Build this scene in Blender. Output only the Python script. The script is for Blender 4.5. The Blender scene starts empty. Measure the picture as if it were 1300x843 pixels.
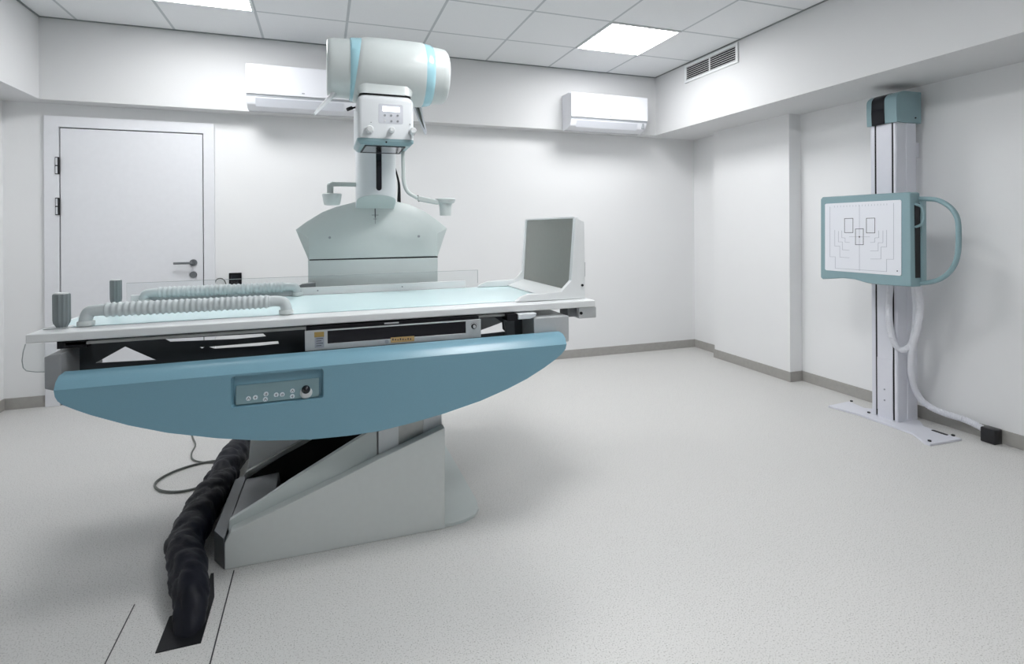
import bpy, bmesh, math, random
from mathutils import Vector, Matrix
PI = math.pi
random.seed(3)
sc = bpy.context.scene
C = sc.collection

# ------------------------------------------------------------------ camera
F, YAW, ROLL, H0, Y0 = 693.97, .3353, -.0055, 1.2554, 289.58
cy_, sy_ = math.cos(YAW), math.sin(YAW)
cr_, sr_ = math.cos(ROLL), math.sin(ROLL)
right0, fwd, up0 = Vector((cy_, -sy_, 0)), Vector((sy_, cy_, 0)), Vector((0, 0, 1))
rt = right0*cr_ + up0*sr_
up = up0*cr_ - right0*sr_
cd = bpy.data.cameras.new('camera')
cam = bpy.data.objects.new('camera', cd); C.objects.link(cam)
cam.matrix_world = Matrix(((rt.x, up.x, -fwd.x, 0), (rt.y, up.y, -fwd.y, 0), (rt.z, up.z, -fwd.z, H0), (0, 0, 0, 1)))
cd.sensor_width = 36; cd.lens = F*36/1300
cd.shift_y = -(421.5-Y0)/1300
cd.clip_start = .05
sc.camera = cam
# ------------------------------------------------------------------ light and view
wd = bpy.data.worlds.new('world'); sc.world = wd; wd.use_nodes = True
wd.node_tree.nodes['Background'].inputs[0].default_value = (.8, .9, 1, 1)
wd.node_tree.nodes['Background'].inputs[1].default_value = .05
PANEL = 9.5           # strength of the ceiling light panels
sc.view_settings.view_transform = 'Standard'
sc.view_settings.look = 'None'
sc.view_settings.gamma = 1
sc.view_settings.use_curve_mapping = False
sc.view_settings.exposure = 1.45
sc.cycles.max_bounces = 10
sc.cycles.diffuse_bounces = 6

def at(px, py, X=None, Y=None, Z=None):
    """point of a real plane (X=, Y= or Z=) that a line of sight meets, used to measure the room"""
    A = (px-650)/F; B = (py-Y0)/F
    a = A*cr_+B*sr_; b = -A*sr_+B*cr_
    d = Vector((cy_*a+sy_, -sy_*a+cy_, -b))
    t = X/d.x if X is not None else (Y/d.y if Y is not None else (Z-H0)/d.z)
    return d*t + Vector((0, 0, H0))

# ------------------------------------------------------------------ materials
def mat(name, col, rough=.5, metal=0, noise=0, nscale=40, bump=0, bscale=200, coat=0, spec=.5, emit=0, ecol=None):
    m = bpy.data.materials.new(name); m.use_nodes = True
    nt = m.node_tree; b = nt.nodes['Principled BSDF']
    b.inputs['Base Color'].default_value = (*col, 1)
    b.inputs['Roughness'].default_value = rough
    b.inputs['Metallic'].default_value = metal
    b.inputs['Specular IOR Level'].default_value = spec
    b.inputs['Coat Weight'].default_value = coat
    b.inputs['Coat Roughness'].default_value = .15
    tc = nt.nodes.new('ShaderNodeTexCoord')
    if noise:
        n = nt.nodes.new('ShaderNodeTexNoise'); n.inputs['Scale'].default_value = nscale
        n.inputs['Detail'].default_value = 4
        nt.links.new(tc.outputs['Object'], n.inputs['Vector'])
        mx = nt.nodes.new('ShaderNodeMix'); mx.data_type = 'RGBA'
        mx.inputs[6].default_value = (*[c*(1-noise) for c in col], 1)
        mx.inputs[7].default_value = (*[min(1, c*(1+noise)) for c in col], 1)
        nt.links.new(n.outputs['Fac'], mx.inputs[0]); nt.links.new(mx.outputs[2], b.inputs['Base Color'])
    if bump:
        n2 = nt.nodes.new('ShaderNodeTexNoise'); n2.inputs['Scale'].default_value = bscale
        nt.links.new(tc.outputs['Object'], n2.inputs['Vector'])
        bp = nt.nodes.new('ShaderNodeBump'); bp.inputs['Strength'].default_value = bump; bp.inputs['Distance'].default_value = .002
        nt.links.new(n2.outputs['Fac'], bp.inputs['Height']); nt.links.new(bp.outputs['Normal'], b.inputs['Normal'])
    if emit:
        b.inputs['Emission Color'].default_value = (*(ecol or col), 1)
        b.inputs['Emission Strength'].default_value = emit
    return m

M = {}
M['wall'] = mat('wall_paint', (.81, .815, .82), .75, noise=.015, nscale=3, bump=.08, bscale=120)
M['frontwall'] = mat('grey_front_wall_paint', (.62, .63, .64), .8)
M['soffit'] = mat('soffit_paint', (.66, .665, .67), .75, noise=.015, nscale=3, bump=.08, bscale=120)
M['door'] = mat('door_laminate', (.76, .77, .80), .4, noise=.03, nscale=25, bump=.05)
M['gap'] = mat('dark_gap', (.03, .03, .035), .6)
M['base'] = mat('vinyl_skirting', (.37, .36, .34), .55, noise=.12, nscale=30)
M['white'] = mat('white_enamel', (.75, .77, .775), .32, noise=.01)
M['acwhite'] = mat('gloss_white_plastic', (.74, .75, .79), .18, noise=.01)
M['acgrey'] = mat('pale_grey_plastic', (.66, .68, .73), .3)
M['pale'] = mat('pale_grey_green_enamel', (.55, .60, .59), .35, noise=.02, bump=.03, bscale=500)
M['housing'] = mat('grey_white_plastic', (.62, .665, .66), .28, noise=.02, bump=.03, bscale=500, coat=.2)
M['collim'] = mat('collimator_white', (.72, .75, .77), .35, noise=.01)
M['key'] = mat('key_grey', (.30, .32, .34), .4)
M['lav'] = mat('painted_aluminium', (.70, .71, .77), .35, noise=.02, metal=.15)
M['cheek'] = mat('base_sheet_grey', (.60, .63, .62), .42, noise=.03, bump=.04, bscale=400)
M['dgrey'] = mat('dark_grey_enamel', (.14, .15, .16), .4, noise=.05)
M['mgrey'] = mat('mid_grey_enamel', (.30, .31, .32), .4, noise=.04)
M['panelgrey'] = mat('under_table_panel', (.045, .052, .058), .3, noise=.1)
M['board'] = mat('footrest_board', (.26, .265, .245), .55, noise=.04)
M['blue'] = mat('blue_grey_enamel', (.19, .365, .455), .3, noise=.05, nscale=300, bump=.06, bscale=600)
M['bluelight'] = mat('pale_blue_enamel', (.30, .52, .60), .35, noise=.02)
M['teal'] = mat('pale_teal_plastic', (.235, .355, .385), .35, noise=.03)
M['ring'] = mat('sky_blue_plastic', (.40, .68, .77), .22, coat=.3)
M['cyan'] = mat('cyan_tabletop_laminate', (.66, .84, .86), .22, noise=.01)
M['black'] = mat('black_plastic', (.008, .008, .010), .4, spec=.25)
M['glossblack'] = mat('black_glass', (.006, .006, .01), .08)
M['post'] = mat('grey_hand_post', (.20, .23, .24), .4, noise=.05)
M['alu'] = mat('brushed_aluminium', (.55, .57, .58), .38, metal=.4, noise=.05, nscale=90)
M['chrome'] = mat('polished_steel', (.45, .45, .47), .15, metal=1)
M['steel'] = mat('brushed_steel', (.42, .43, .42), .35, metal=.6, noise=.08)
M['gold'] = mat('gold_sticker', (.38, .26, .08), .4, noise=.2, nscale=300)
M['orange'] = mat('orange_sticker', (.55, .36, .15), .45, noise=.2, nscale=400)
M['sleeve'] = mat('black_sleeve_fabric', (.006, .007, .013), .5, noise=.4, nscale=20, bump=.9, bscale=38, spec=.2)
M['grip'] = mat('ribbed_grip_rubber', (.55, .60, .61), .45, noise=.03)
M['hose'] = mat('white_hose', (.70, .71, .76), .4)
M['screen'] = mat('lit_display', (.9, .93, 1), .2, emit=1.3)
M['icon'] = mat('icon_white', (.75, .82, .86), .4)
M['face'] = mat('white_detector_face', (.78, .80, .85), .3)
M['line'] = mat('printed_line', (.05, .05, .06), .6)
M['paleline'] = mat('pale_printed_line', (.35, .37, .42), .6)
M['wire'] = mat('grey_green_cable', (.10, .11, .10), .4)
M['tape'] = mat('black_duct_tape', (.015, .015, .018), .3, bump=.6, bscale=30)

def acrylic(name, tint, gl):
    m = bpy.data.materials.new(name); m.use_nodes = True; nt = m.node_tree
    nt.nodes.clear()
    o = nt.nodes.new('ShaderNodeOutputMaterial'); t = nt.nodes.new('ShaderNodeBsdfTransparent'); g = nt.nodes.new('ShaderNodeBsdfGlossy')
    fr = nt.nodes.new('ShaderNodeFresnel'); fr.inputs['IOR'].default_value = gl
    mx = nt.nodes.new('ShaderNodeMixShader')
    t.inputs[0].default_value = (*tint, 1); g.inputs['Roughness'].default_value = .03
    nt.links.new(fr.outputs[0], mx.inputs[0]); nt.links.new(t.outputs[0], mx.inputs[1]); nt.links.new(g.outputs[0], mx.inputs[2])
    nt.links.new(mx.outputs[0], o.inputs[0])
    return m
M['acrylic'] = acrylic('clear_acrylic', (.965, .975, .975), 1.3)
M['acrylic_edge'] = mat('acrylic_cut_edge', (.42, .46, .47), .2)

def panel_light():
    m = bpy.data.materials.new('lit_diffuser'); m.use_nodes = True; nt = m.node_tree; nt.nodes.clear()
    o = nt.nodes.new('ShaderNodeOutputMaterial'); e = nt.nodes.new('ShaderNodeEmission')
    e.inputs[0].default_value = (.985, .99, 1, 1); e.inputs[1].default_value = PANEL
    nt.links.new(e.outputs[0], o.inputs[0]); return m
M['lamp'] = panel_light()

TX, TY, HC, HS = -1.6193, 4.0768, 2.7377, 2.1668
def ceiling_mat():
    m = mat('mineral_ceiling_tiles', (.74, .76, .775), .85); nt = m.node_tree; b = nt.nodes['Principled BSDF']
    g = nt.nodes.new('ShaderNodeNewGeometry'); s = nt.nodes.new('ShaderNodeSeparateXYZ'); nt.links.new(g.outputs['Position'], s.inputs[0])
    def band(out, off):
        a = nt.nodes.new('ShaderNodeMath'); a.operation = 'SUBTRACT'; nt.links.new(out, a.inputs[0]); a.inputs[1].default_value = off
        w = nt.nodes.new('ShaderNodeMath'); w.operation = 'PINGPONG'; nt.links.new(a.outputs[0], w.inputs[0]); w.inputs[1].default_value = .3
        l = nt.nodes.new('ShaderNodeMath'); l.operation = 'LESS_THAN'; nt.links.new(w.outputs[0], l.inputs[0]); l.inputs[1].default_value = .009
        return l
    x = band(s.outputs[0], TX); y = band(s.outputs[1], TY)
    mx = nt.nodes.new('ShaderNodeMath'); mx.operation = 'MAXIMUM'; nt.links.new(x.outputs[0], mx.inputs[0]); nt.links.new(y.outputs[0], mx.inputs[1])
    n = nt.nodes.new('ShaderNodeTexNoise'); n.inputs['Scale'].default_value = 150; nt.links.new(g.outputs['Position'], n.inputs['Vector'])
    c0 = nt.nodes.new('ShaderNodeMix'); c0.data_type = 'RGBA'; c0.inputs[6].default_value = (.76, .775, .79, 1); c0.inputs[7].default_value = (.82, .835, .845, 1)
    nt.links.new(n.outputs['Fac'], c0.inputs[0])
    c1 = nt.nodes.new('ShaderNodeMix'); c1.data_type = 'RGBA'; nt.links.new(c0.outputs[2], c1.inputs[6]); c1.inputs[7].default_value = (.50, .53, .55, 1)
    nt.links.new(mx.outputs[0], c1.inputs[0]); nt.links.new(c1.outputs[2], b.inputs['Base Color'])
    return m
M['ceiling'] = ceiling_mat()
def floor_mat():
    m = mat('speckled_vinyl_floor', (.6, .6, .58), .42, spec=.35); nt = m.node_tree; b = nt.nodes['Principled BSDF']
    g = nt.nodes.new('ShaderNodeNewGeometry')
    def nz(sc_, d=3):
        n = nt.nodes.new('ShaderNodeTexNoise'); n.inputs['Scale'].default_value = sc_; n.inputs['Detail'].default_value = d
        nt.links.new(g.outputs['Position'], n.inputs['Vector']); return n
    a = nz(230, 2); r = nt.nodes.new('ShaderNodeValToRGB')
    r.color_ramp.elements[0].position = .34; r.color_ramp.elements[0].color = (.34, .335, .32, 1)
    r.color_ramp.elements[1].position = .42; r.color_ramp.elements[1].color = (.65, .645, .63, 1)
    e = r.color_ramp.elements.new(.64); e.color = (.65, .645, .63, 1)
    e = r.color_ramp.elements.new(.74); e.color = (.78, .775, .76, 1)
    nt.links.new(a.outputs['Fac'], r.inputs[0])
    k = nz(1.3, 5); mx = nt.nodes.new('ShaderNodeMix'); mx.data_type = 'RGBA'; mx.blend_type = 'MULTIPLY'; mx.inputs[0].default_value = .25
    nt.links.new(r.outputs[0], mx.inputs[6]); nt.links.new(k.outputs['Color'], mx.inputs[7])
    hs = nt.nodes.new('ShaderNodeMix'); hs.data_type = 'RGBA'; hs.blend_type = 'MULTIPLY'; hs.inputs[0].default_value = 1
    rk = nt.nodes.new('ShaderNodeValToRGB'); rk.color_ramp.elements[0].color = (.93, .93, .93, 1); rk.color_ramp.elements[1].color = (1, 1, 1, 1)
    nt.links.new(k.outputs['Fac'], rk.inputs[0]); nt.links.new(r.outputs[0], hs.inputs[6]); nt.links.new(rk.outputs[0], hs.inputs[7])
    nt.links.new(hs.outputs[2], b.inputs['Base Color'])
    return m
M['floor'] = floor_mat()

# ------------------------------------------------------------------ mesh helpers
def V(*a): return Vector(a)
def box(bm, x0, x1, y0, y1, z0, z1, bev=0, seg=2):
    r = bmesh.ops.create_cube(bm, size=1); vs = r['verts']
    for v in vs:
        v.co = V((x0+x1)/2+v.co.x*(x1-x0), (y0+y1)/2+v.co.y*(y1-y0), (z0+z1)/2+v.co.z*(z1-z0))
    if bev:
        es = list({e for v in vs for e in v.link_edges})
        bmesh.ops.bevel(bm, geom=es, offset=bev, segments=seg, profile=.5, affect='EDGES')
    return bm
def sweep(bm, pts, rad, n=12, cap=True):
    """tube through pts; rad a number or a function of the running length"""
    pts = [Vector(p) for p in pts]
    L = [0]
    for a, b in zip(pts, pts[1:]): L.append(L[-1]+(b-a).length)
    rings = []; up_ = None
    for i, p in enumerate(pts):
        t = (pts[min(i+1, len(pts)-1)]-pts[max(i-1, 0)]).normalized()
        if up_ is None:
            up_ = t.orthogonal().normalized()
        up_ = (up_ - t*up_.dot(t)).normalized(); s = t.cross(up_)
        r = rad(L[i], i) if callable(rad) else rad
        rings.append([bm.verts.new(p+(up_*math.cos(2*PI*k/n)+s*math.sin(2*PI*k/n))*r) for k in range(n)])
    for a, b in zip(rings, rings[1:]):
        for k in range(n): bm.faces.new((a[k], a[(k+1) % n], b[(k+1) % n], b[k]))
    if cap:
        bm.faces.new(rings[0][::-1]); bm.faces.new(rings[-1])
    return bm
def smooth_path(pts, step=.01):
    """Catmull-Rom through the points, resampled"""
    P = [Vector(p) for p in pts]; P = [P[0]*2-P[1]]+P+[P[-1]*2-P[-2]]
    out = []
    for i in range(1, len(P)-2):
        n = max(2, int((P[i+1]-P[i]).length/step))
        for k in range(n):
            t = k/n; a, b, c, d = P[i-1:i+3]
            out.append(.5*((2*b)+(c-a)*t+(2*a-5*b+4*c-d)*t*t+(3*b-a-3*c+d)*t**3))
    out.append(P[-2]); return out
def cyl(bm, p, q, r, r2=None, n=24):
    p, q = Vector(p), Vector(q)
    r2 = r if r2 is None else r2
    return sweep(bm, [p, q], lambda s, i: r if i == 0 else r2, n)
def lathe(bm, prof, origin, axis='X', n=48, fn=None):
    """prof: (distance along axis, radius)"""
    o = Vector(origin); rings = []
    for a, r in prof:
        ring = []
        for k in range(n):
            c, s = math.cos(2*PI*k/n)*r, math.sin(2*PI*k/n)*r
            q = {'X': V(a, c, s), 'Y': V(c, a, s), 'Z': V(c, s, a)}[axis]
            if fn: q = fn(q)
            ring.append(bm.verts.new(o+q))
        rings.append(ring)
    for a, b in zip(rings, rings[1:]):
        for k in range(n): bm.faces.new((a[k], b[k], b[(k+1) % n], a[(k+1) % n]))
    bm.faces.new(rings[0]); bm.faces.new(rings[-1][::-1])
    return bm
def to3(p, axis, d):
    return {'X': V(d, p[0], p[1]), 'Y': V(p[0], d, p[1]), 'Z': V(p[0], p[1], d)}[axis]
def plate(bm, outer, d0, d1, axis='Y', holes=()):
    """flat plate with holes; 2-D points are the two other axes in order"""
    edges = []
    for loop in [outer]+list(holes):
        vs = [bm.verts.new(to3(p, axis, d0)) for p in loop]
        edges += [bm.edges.new((vs[i], vs[(i+1) % len(vs)])) for i in range(len(vs))]
    r = bmesh.ops.triangle_fill(bm, use_beauty=True, use_dissolve=False, edges=edges)
    fs = [g for g in r['geom'] if isinstance(g, bmesh.types.BMFace)]
    e = bmesh.ops.extrude_face_region(bm, geom=fs)
    off = to3((0, 0), axis, d1-d0)
    for g in e['geom']:
        if isinstance(g, bmesh.types.BMVert): g.co += off
    return bm
def loft(bm, loops, cap0=True, cap1=True):
    R = [[bm.verts.new(Vector(p)) for p in l] for l in loops]
    n = len(R[0])
    for a, b in zip(R, R[1:]):
        for k in range(n): bm.faces.new((a[k], a[(k+1) % n], b[(k+1) % n], b[k]))
    if cap0: bm.faces.new(R[0][::-1])
    if cap1: bm.faces.new(R[-1])
    return bm
def rrect(x0, x1, z0, z1, r, n=5):
    pts = []
    for cx, cz, a0 in ((x1-r, z1-r, 0), (x0+r, z1-r, 90), (x0+r, z0+r, 180), (x1-r, z0+r, 270)):
        for k in range(n+1):
            a = math.radians(a0+90*k/n); pts.append((cx+r*math.cos(a), cz+r*math.sin(a)))
    return pts
def seg_bar(bm, p, q, w, axis, d0, d1):
    """thin printed line between 2-D points p and q"""
    p, q = Vector(p), Vector(q); t = (q-p).normalized(); n = Vector((-t.y, t.x))*w/2; e = t*w/2
    loop = [p-e-n, q+e-n, q+e+n, p-e+n]
    loft(bm, [[to3(a, axis, d0) for a in loop], [to3(a, axis, d1) for a in loop]])

TILT = Matrix.Rotation(-.0058, 4, 'Y')      # the table stands a hair out of level
PIV = V(.13, 0, .85)
ORG = {}
def B(): return bmesh.new()
def obj(name, bm, m, parent=None, bev=0, tilt=False, smooth=.6, seg=2, label=None):
    bmesh.ops.remove_doubles(bm, verts=bm.verts, dist=1e-6)
    bmesh.ops.recalc_face_normals(bm, faces=bm.faces)
    if tilt:
        for v in bm.verts: v.co = TILT @ (v.co-PIV) + PIV
    xs = [v.co for v in bm.verts]
    lo = V(*[min(c[i] for c in xs) for i in range(3)]); hi = V(*[max(c[i] for c in xs) for i in range(3)])
    o0 = V((lo.x+hi.x)/2, (lo.y+hi.y)/2, lo.z)
    for v in bm.verts: v.co -= o0
    me = bpy.data.meshes.new(name); bm.to_mesh(me); bm.free()
    ms = m if isinstance(m, (list, tuple)) else [m]
    for k in ms: me.materials.append(M[k] if isinstance(k, str) else k)
    for p in me.polygons: p.use_smooth = True
    me.set_sharp_from_angle(angle=smooth)
    o = bpy.data.objects.new(name, me); C.objects.link(o)
    ORG[o.name] = o0
    if parent is not None:
        o.parent = parent; o.location = o0-ORG[parent.name]
    else: o.location = o0
    if bev:
        b = o.modifiers.new('bevel', 'BEVEL'); b.width = bev; b.segments = seg; b.limit_method = 'ANGLE'; b.angle_limit = .6
        b.harden_normals = True
    if label: o['label'] = label
    return o
def thing(name, label, cat, loc, group=None):
    o = bpy.data.objects.new(name, None); C.objects.link(o); o.location = loc
    o.empty_display_size = .1
    ORG[o.name] = Vector(loc); o['label'] = label; o['category'] = cat
    if group: o['group'] = group
    return o
def tag(o, label, cat, group=None):
    o['label'] = label; o['category'] = cat
    if group: o['group'] = group
    return o
def struct(name, bm, m, **k):
    o = obj(name, bm, m, **k); o['kind'] = 'structure'; return o

# ------------------------------------------------------------------ room
XL, XR, YB, YF = -2.107, 3.695, 4.789, -2.6
SXL, SXR, SYB = -1.839, 3.1317, 4.6425
struct('floor', box(B(), XL-.1, XR+.1, YF-.1, YB+.1, -.1, 0), 'floor')
struct('ceiling', box(B(), XL-.1, XR+.1, YF-.1, YB+.1, HC, HC+.1), 'ceiling')
struct('wall_back', box(B(), XL-.1, XR+.1, YB, YB+.1, 0, HC), 'wall')
struct('wall_left', box(B(), XL-.1, XL, YF, YB, 0, HC), 'wall')
struct('wall_right', box(B(), XR, XR+.1, YF, YB, 0, HC), 'wall')
struct('wall_front', box(B(), XL-.1, XR+.1, YF-.1, YF, 0, HC), 'frontwall')
struct('wall_pillar', box(B(), 3.571, XR, 3.434, 4.332, 0, HS), 'wall')
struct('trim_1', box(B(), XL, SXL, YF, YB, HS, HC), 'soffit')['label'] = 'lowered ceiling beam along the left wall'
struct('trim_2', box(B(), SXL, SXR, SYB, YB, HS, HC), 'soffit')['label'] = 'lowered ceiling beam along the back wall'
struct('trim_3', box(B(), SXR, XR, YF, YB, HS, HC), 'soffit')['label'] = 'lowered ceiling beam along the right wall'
M['angle'] = mat('grid_wall_angle', (.22, .24, .24), .6)
b = B(); box(b, SXL, SXR, SYB-.012, SYB, HC-.006, HC)
box(b, SXL, SXL+.012, YF, SYB, HC-.006, HC); box(b, SXR-.012, SXR, YF, SYB, HC-.006, HC)
struct('trim_4', b, 'angle')['label'] = 'dark shadow-line angle round the edge of the tiled ceiling'
def skirt(name, segs):
    b = B()
    for x0, x1, y0, y1 in segs: box(b, x0, x1, y0, y1, 0, .08)
    return struct(name, b, 'base', bev=.002)
skirt('baseboard_back', [(XL, -1.862, YB-.008, YB), (-.783, XR, YB-.008, YB)])
skirt('baseboard_left', [(XL, XL+.008, YF, YB)])
skirt('baseboard_right', [(XR-.008, XR, YF, 3.434), (XR-.008, XR, 4.332, YB), (3.563, 3.571, 3.426, 4.340), (3.563, XR, 3.426, 3.434), (3.563, XR, 4.332, 4.340)])
b = B(); box(b, -.313, -.309, 1.2, 2.24, 0, .0012); box(b, -.60, -.597, 1.2, 2.15, 0, .0012)
struct('trim_5', b, 'gap')['label'] = 'dark welded seams in the vinyl floor by the machine base'

# door
d = struct('door_1', plate(B(), [(-1.862, 0), (-1.862, 2.077), (-.783, 2.077), (-.783, 0), (-.858, 0), (-.858, 1.998), (-1.775, 1.998), (-1.775, 0)], YB-.028, YB), 'door', bev=.003)
d['label'] = 'white door in white frame left of the machine'
obj('door_shadow_gap', plate(B(), [(-1.775, .0), (-1.775, 1.998), (-.858, 1.998), (-.858, 0)], YB-.006, YB-.0005), 'gap', d)
leaf = obj('door_leaf', box(B(), -1.768, -.865, YB-.02, YB-.008, .008, 1.991), 'door', d, bev=.002)
for z in (1.72, 1.428, .25):
    hb = B(); cyl(hb, (-1.772, YB-.035, z-.058), (-1.772, YB-.035, z+.058), .006, n=12)
    plate(hb, rrect(-1.795, -1.769, z-.062, z+.062, .004), YB-.032, YB-.028)
    hg = obj('hinge', hb, 'black', d)
    obj('hinge_plate', plate(B(), rrect(-1.791, -1.774, z-.056, z-.004, .003), YB-.0345, YB-.0322), 'acwhite', hg)
    obj('hinge_plate', plate(B(), rrect(-1.791, -1.774, z+.004, z+.056, .003), YB-.0345, YB-.0322), 'acwhite', hg)
hb = B(); cyl(hb, (-.930, YB-.02, 1.003), (-.930, YB-.03, 1.003), .026)
cyl(hb, (-.930, YB-.03, 1.003), (-.930, YB-.062, 1.003), .009)
sweep(hb, smooth_path([(-.930, YB-.06, 1.003), (-.96, YB-.062, 1.003), (-1.055, YB-.060, 1.003)]), .009)
obj('door_handle', hb, 'dgrey', d)
hb = B(); cyl(hb, (-.930, YB-.02, .911), (-.930, YB-.03, .911), .025); box(hb, -.933, -.927, YB-.032, YB-.03, .895, .917)
obj('keyhole_rose', hb, 'dgrey', d)

# ceiling light panels
def lightpanel(i, j, label, dim=None):
    x0 = TX+.6*i; y1 = TY-.6*j
    t = thing('ceiling_light', label, 'ceiling light', (x0+.3, y1-.3, HC-.02), 'square ceiling light panels')
    obj('frame', plate(B(), [(x0+.004, y1-.596), (x0+.596, y1-.596), (x0+.596, y1-.004), (x0+.004, y1-.004)], HC-.008, HC, 'Z',
        [[(x0+.018, y1-.582), (x0+.582, y1-.582), (x0+.582, y1-.018), (x0+.018, y1-.018)]]), 'white', t)
    obj('diffuser', box(B(), x0+.018, x0+.582, y1-.582, y1-.018, HC-.006, HC-.001), 'lamp', t)
lightpanel(6, 0, 'lit square ceiling panel nearest the slatted air vent')
lightpanel(1, 0, 'lit square ceiling panel above the left air conditioner, cut by the top of the photo')
lightpanel(4, 6, 'lit square ceiling panel out of view, the one nearest the photographer')  # added out of view; the light on machine and floor calls for it
lightpanel(4, 3, 'lit square ceiling panel out of view above the right end of the table')  # unseen panel, also added, to light the table and blue panel from above

# ------------------------------------------------------------------ air conditioners
def aircon(x0, label, dz, logo):
    w, y1 = .79, SYB
    t = thing('air_conditioner', label, 'air conditioner', (x0+w/2, y1, 2.15+dz), 'wall air conditioners on the back beam')
    prof = [(y1, 2.165), (y1, 2.485), (y1-.16, 2.485), (y1-.195, 2.46), (y1-.195, 2.235), (y1-.17, 2.18), (y1-.10, 2.155), (y1-.02, 2.155)]
    b = B(); loft(b, [[V(x, p[0], p[1]+dz) for p in prof] for x in (x0, x0+w)])
    obj('body', b, 'acwhite', t, bev=.008)
    b = B(); loft(b, [[V(x, y1-.196, 2.252+dz), V(x, y1-.196, 2.478+dz), V(x, y1-.204, 2.474+dz), V(x, y1-.207, 2.256+dz)] for x in (x0-.001, x0+w+.001)])
    p = obj('front_panel', b, 'acwhite', t, bev=.003)
    obj('badge', plate(B(), rrect(x0+w*.5-.010, x0+w*.5+.010, 2.275+dz, 2.283+dz, .002), y1-.210, y1-.206), 'key', p)
    b = B(); pa, pb = V(0, y1-.192, 2.232+dz), V(0, y1-.158, 2.172+dz)
    n_ = V(0, -.8, -.35).normalized()*.006
    loft(b, [[V(x, q.y, q.z) for q in (pa, pb, pb+n_, pa+n_)] for x in (x0+.06, x0+w-.10)])
    obj('air_flap', b, 'acgrey', t, bev=.002)
    obj('panel_gap', box(B(), x0+.002, x0+w-.002, y1-.1975, y1-.18, 2.238+dz, 2.252+dz), 'key', t)
    if logo:
        b = B(); plate(b, rrect(x0+w-.052, x0+w-.030, 2.185+dz, 2.235+dz, .004), y1-.194, y1-.176)
        obj('indicator_window', b, 'key', t)
aircon(-.52, 'long white wall air conditioner partly behind the round tube housing', .005, False)
aircon(2.115, 'white wall air conditioner near the right corner of the back beam', -.003, True)

# vent in the right beam
t = thing('air_vent', 'slatted white air vent high in the right ceiling beam', 'air vent', (SXR, 3.835, 2.565))
y0v, y1v, z0v, z1v = 3.50, 4.17, 2.560, 2.722
obj('frame', plate(B(), [(y0v, z0v), (y1v, z0v), (y1v, z1v), (y0v, z1v)], SXR-.012, SXR, 'X',
    [[(y0v+.025, z0v+.022), (y1v-.025, z0v+.022), (y1v-.025, z1v-.022), (y0v+.025, z1v-.022)]]), 'white', t, bev=.002)
obj('duct_shade', box(B(), SXR-.003, SXR-.0005, y0v+.02, y1v-.02, z0v+.018, z1v-.018), 'black', t)  # black sheet standing in for the shade behind the louvres
b = B()
for k in range(7):
    z = z0v+.028+k*(z1v-z0v-.056)/6
    loft(b, [[V(SXR-.011, y, z-.0022), V(SXR-.011, y, z+.0012), V(SXR-.004, y, z+.0022), V(SXR-.004, y, z-.0012)] for y in (y0v+.022, y1v-.022)])
box(b, SXR-.011, SXR-.004, 3.828, 3.842, z0v+.02, z1v-.02)
obj('louvres', b, 'white', t)

# socket and cable loop on the back wall
t = thing('wall_socket', 'small black square wall socket right of the door', 'wall socket', (-.642, YB, .823))
obj('cover_plate', plate(B(), rrect(-.688, -.598, .823, .915, .006), YB-.012, YB), 'black', t, bev=.002)
obj('socket_insert', plate(B(), rrect(-.674, -.612, .837, .901, .005), YB-.016, YB-.012), 'glossblack', t, bev=.001)
b = B(); sweep(b, smooth_path([(-.79, YB-.006, .72), (-.79, YB-.01, .82), (-.775, YB-.012, .865), (-.748, YB-.014, .876), (-.722, YB-.012, .862), (-.708, YB-.01, .82), (-.708, YB-.006, .72)]), .004, 8)
tag(obj('cable_loop', b, 'wire'), 'thin looped cable on the back wall between door and black socket', 'cable')

# ------------------------------------------------------------------ X-RAY MACHINE
mach = thing('xray_table', 'big white and blue tilting x-ray table with overhead tube column', 'x-ray machine', (.07, 2.6, 0))
YC = 2.254
front = [(-.344, 0), (.481, 0), (.484, .422), (.214, .329), (.059, .271), (-.164, .192), (-.323, .137), (-.344, .098)]
base = obj('base', plate(B(), front, YC, YC+.05), 'cheek', mach, bev=.003)
inner = [(-.34, .02), (.21, .02), (.21, .44), (.122, .398), (-.121, .272), (-.222, .213), (-.335, .155)]
obj('inner_cheek', plate(B(), inner, YC+.05, YC+.075), 'pale', base, bev=.002)
rear = [(-.35, .02), (.45, .02), (.45, .44), (.21, .36), (-.09, .206), (-.35, .085)]
obj('rear_cheek', plate(B(), rear, 2.88, 2.90), 'cheek', base, bev=.003)
b = B(); loft(b, [[V(-.355, y, .085), V(-.345, y, .105), V(-.08, y, .232), V(.20, y, .38), V(.21, y, .36), V(-.08, y, .206)] for y in (2.86, 2.885)])
obj('rear_rim', b, 'steel', base, bev=.002)
# interior: black floor and back sheets paint the cavity's shade; end ramp
obj('cavity_shade_floor', box(B(), -.22, .45, YC+.08, 2.87, .01, .03), 'black', base)
obj('cavity_shade_back', plate(B(), [(-.34, .03), (.44, .03), (.44, .60), (.10, .60), (-.09, .205), (-.34, .075)], 2.862, 2.872), 'black', base)
b = B(); loft(b, [[V(-.343, y, .02), V(-.343, y, .12 if y < 2.5 else .075), V(-.20, y, .085), V(-.19, y, .02)] for y in (YC+.076, 2.86)])
obj('end_block', b, 'mgrey', base, bev=.002)
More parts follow.
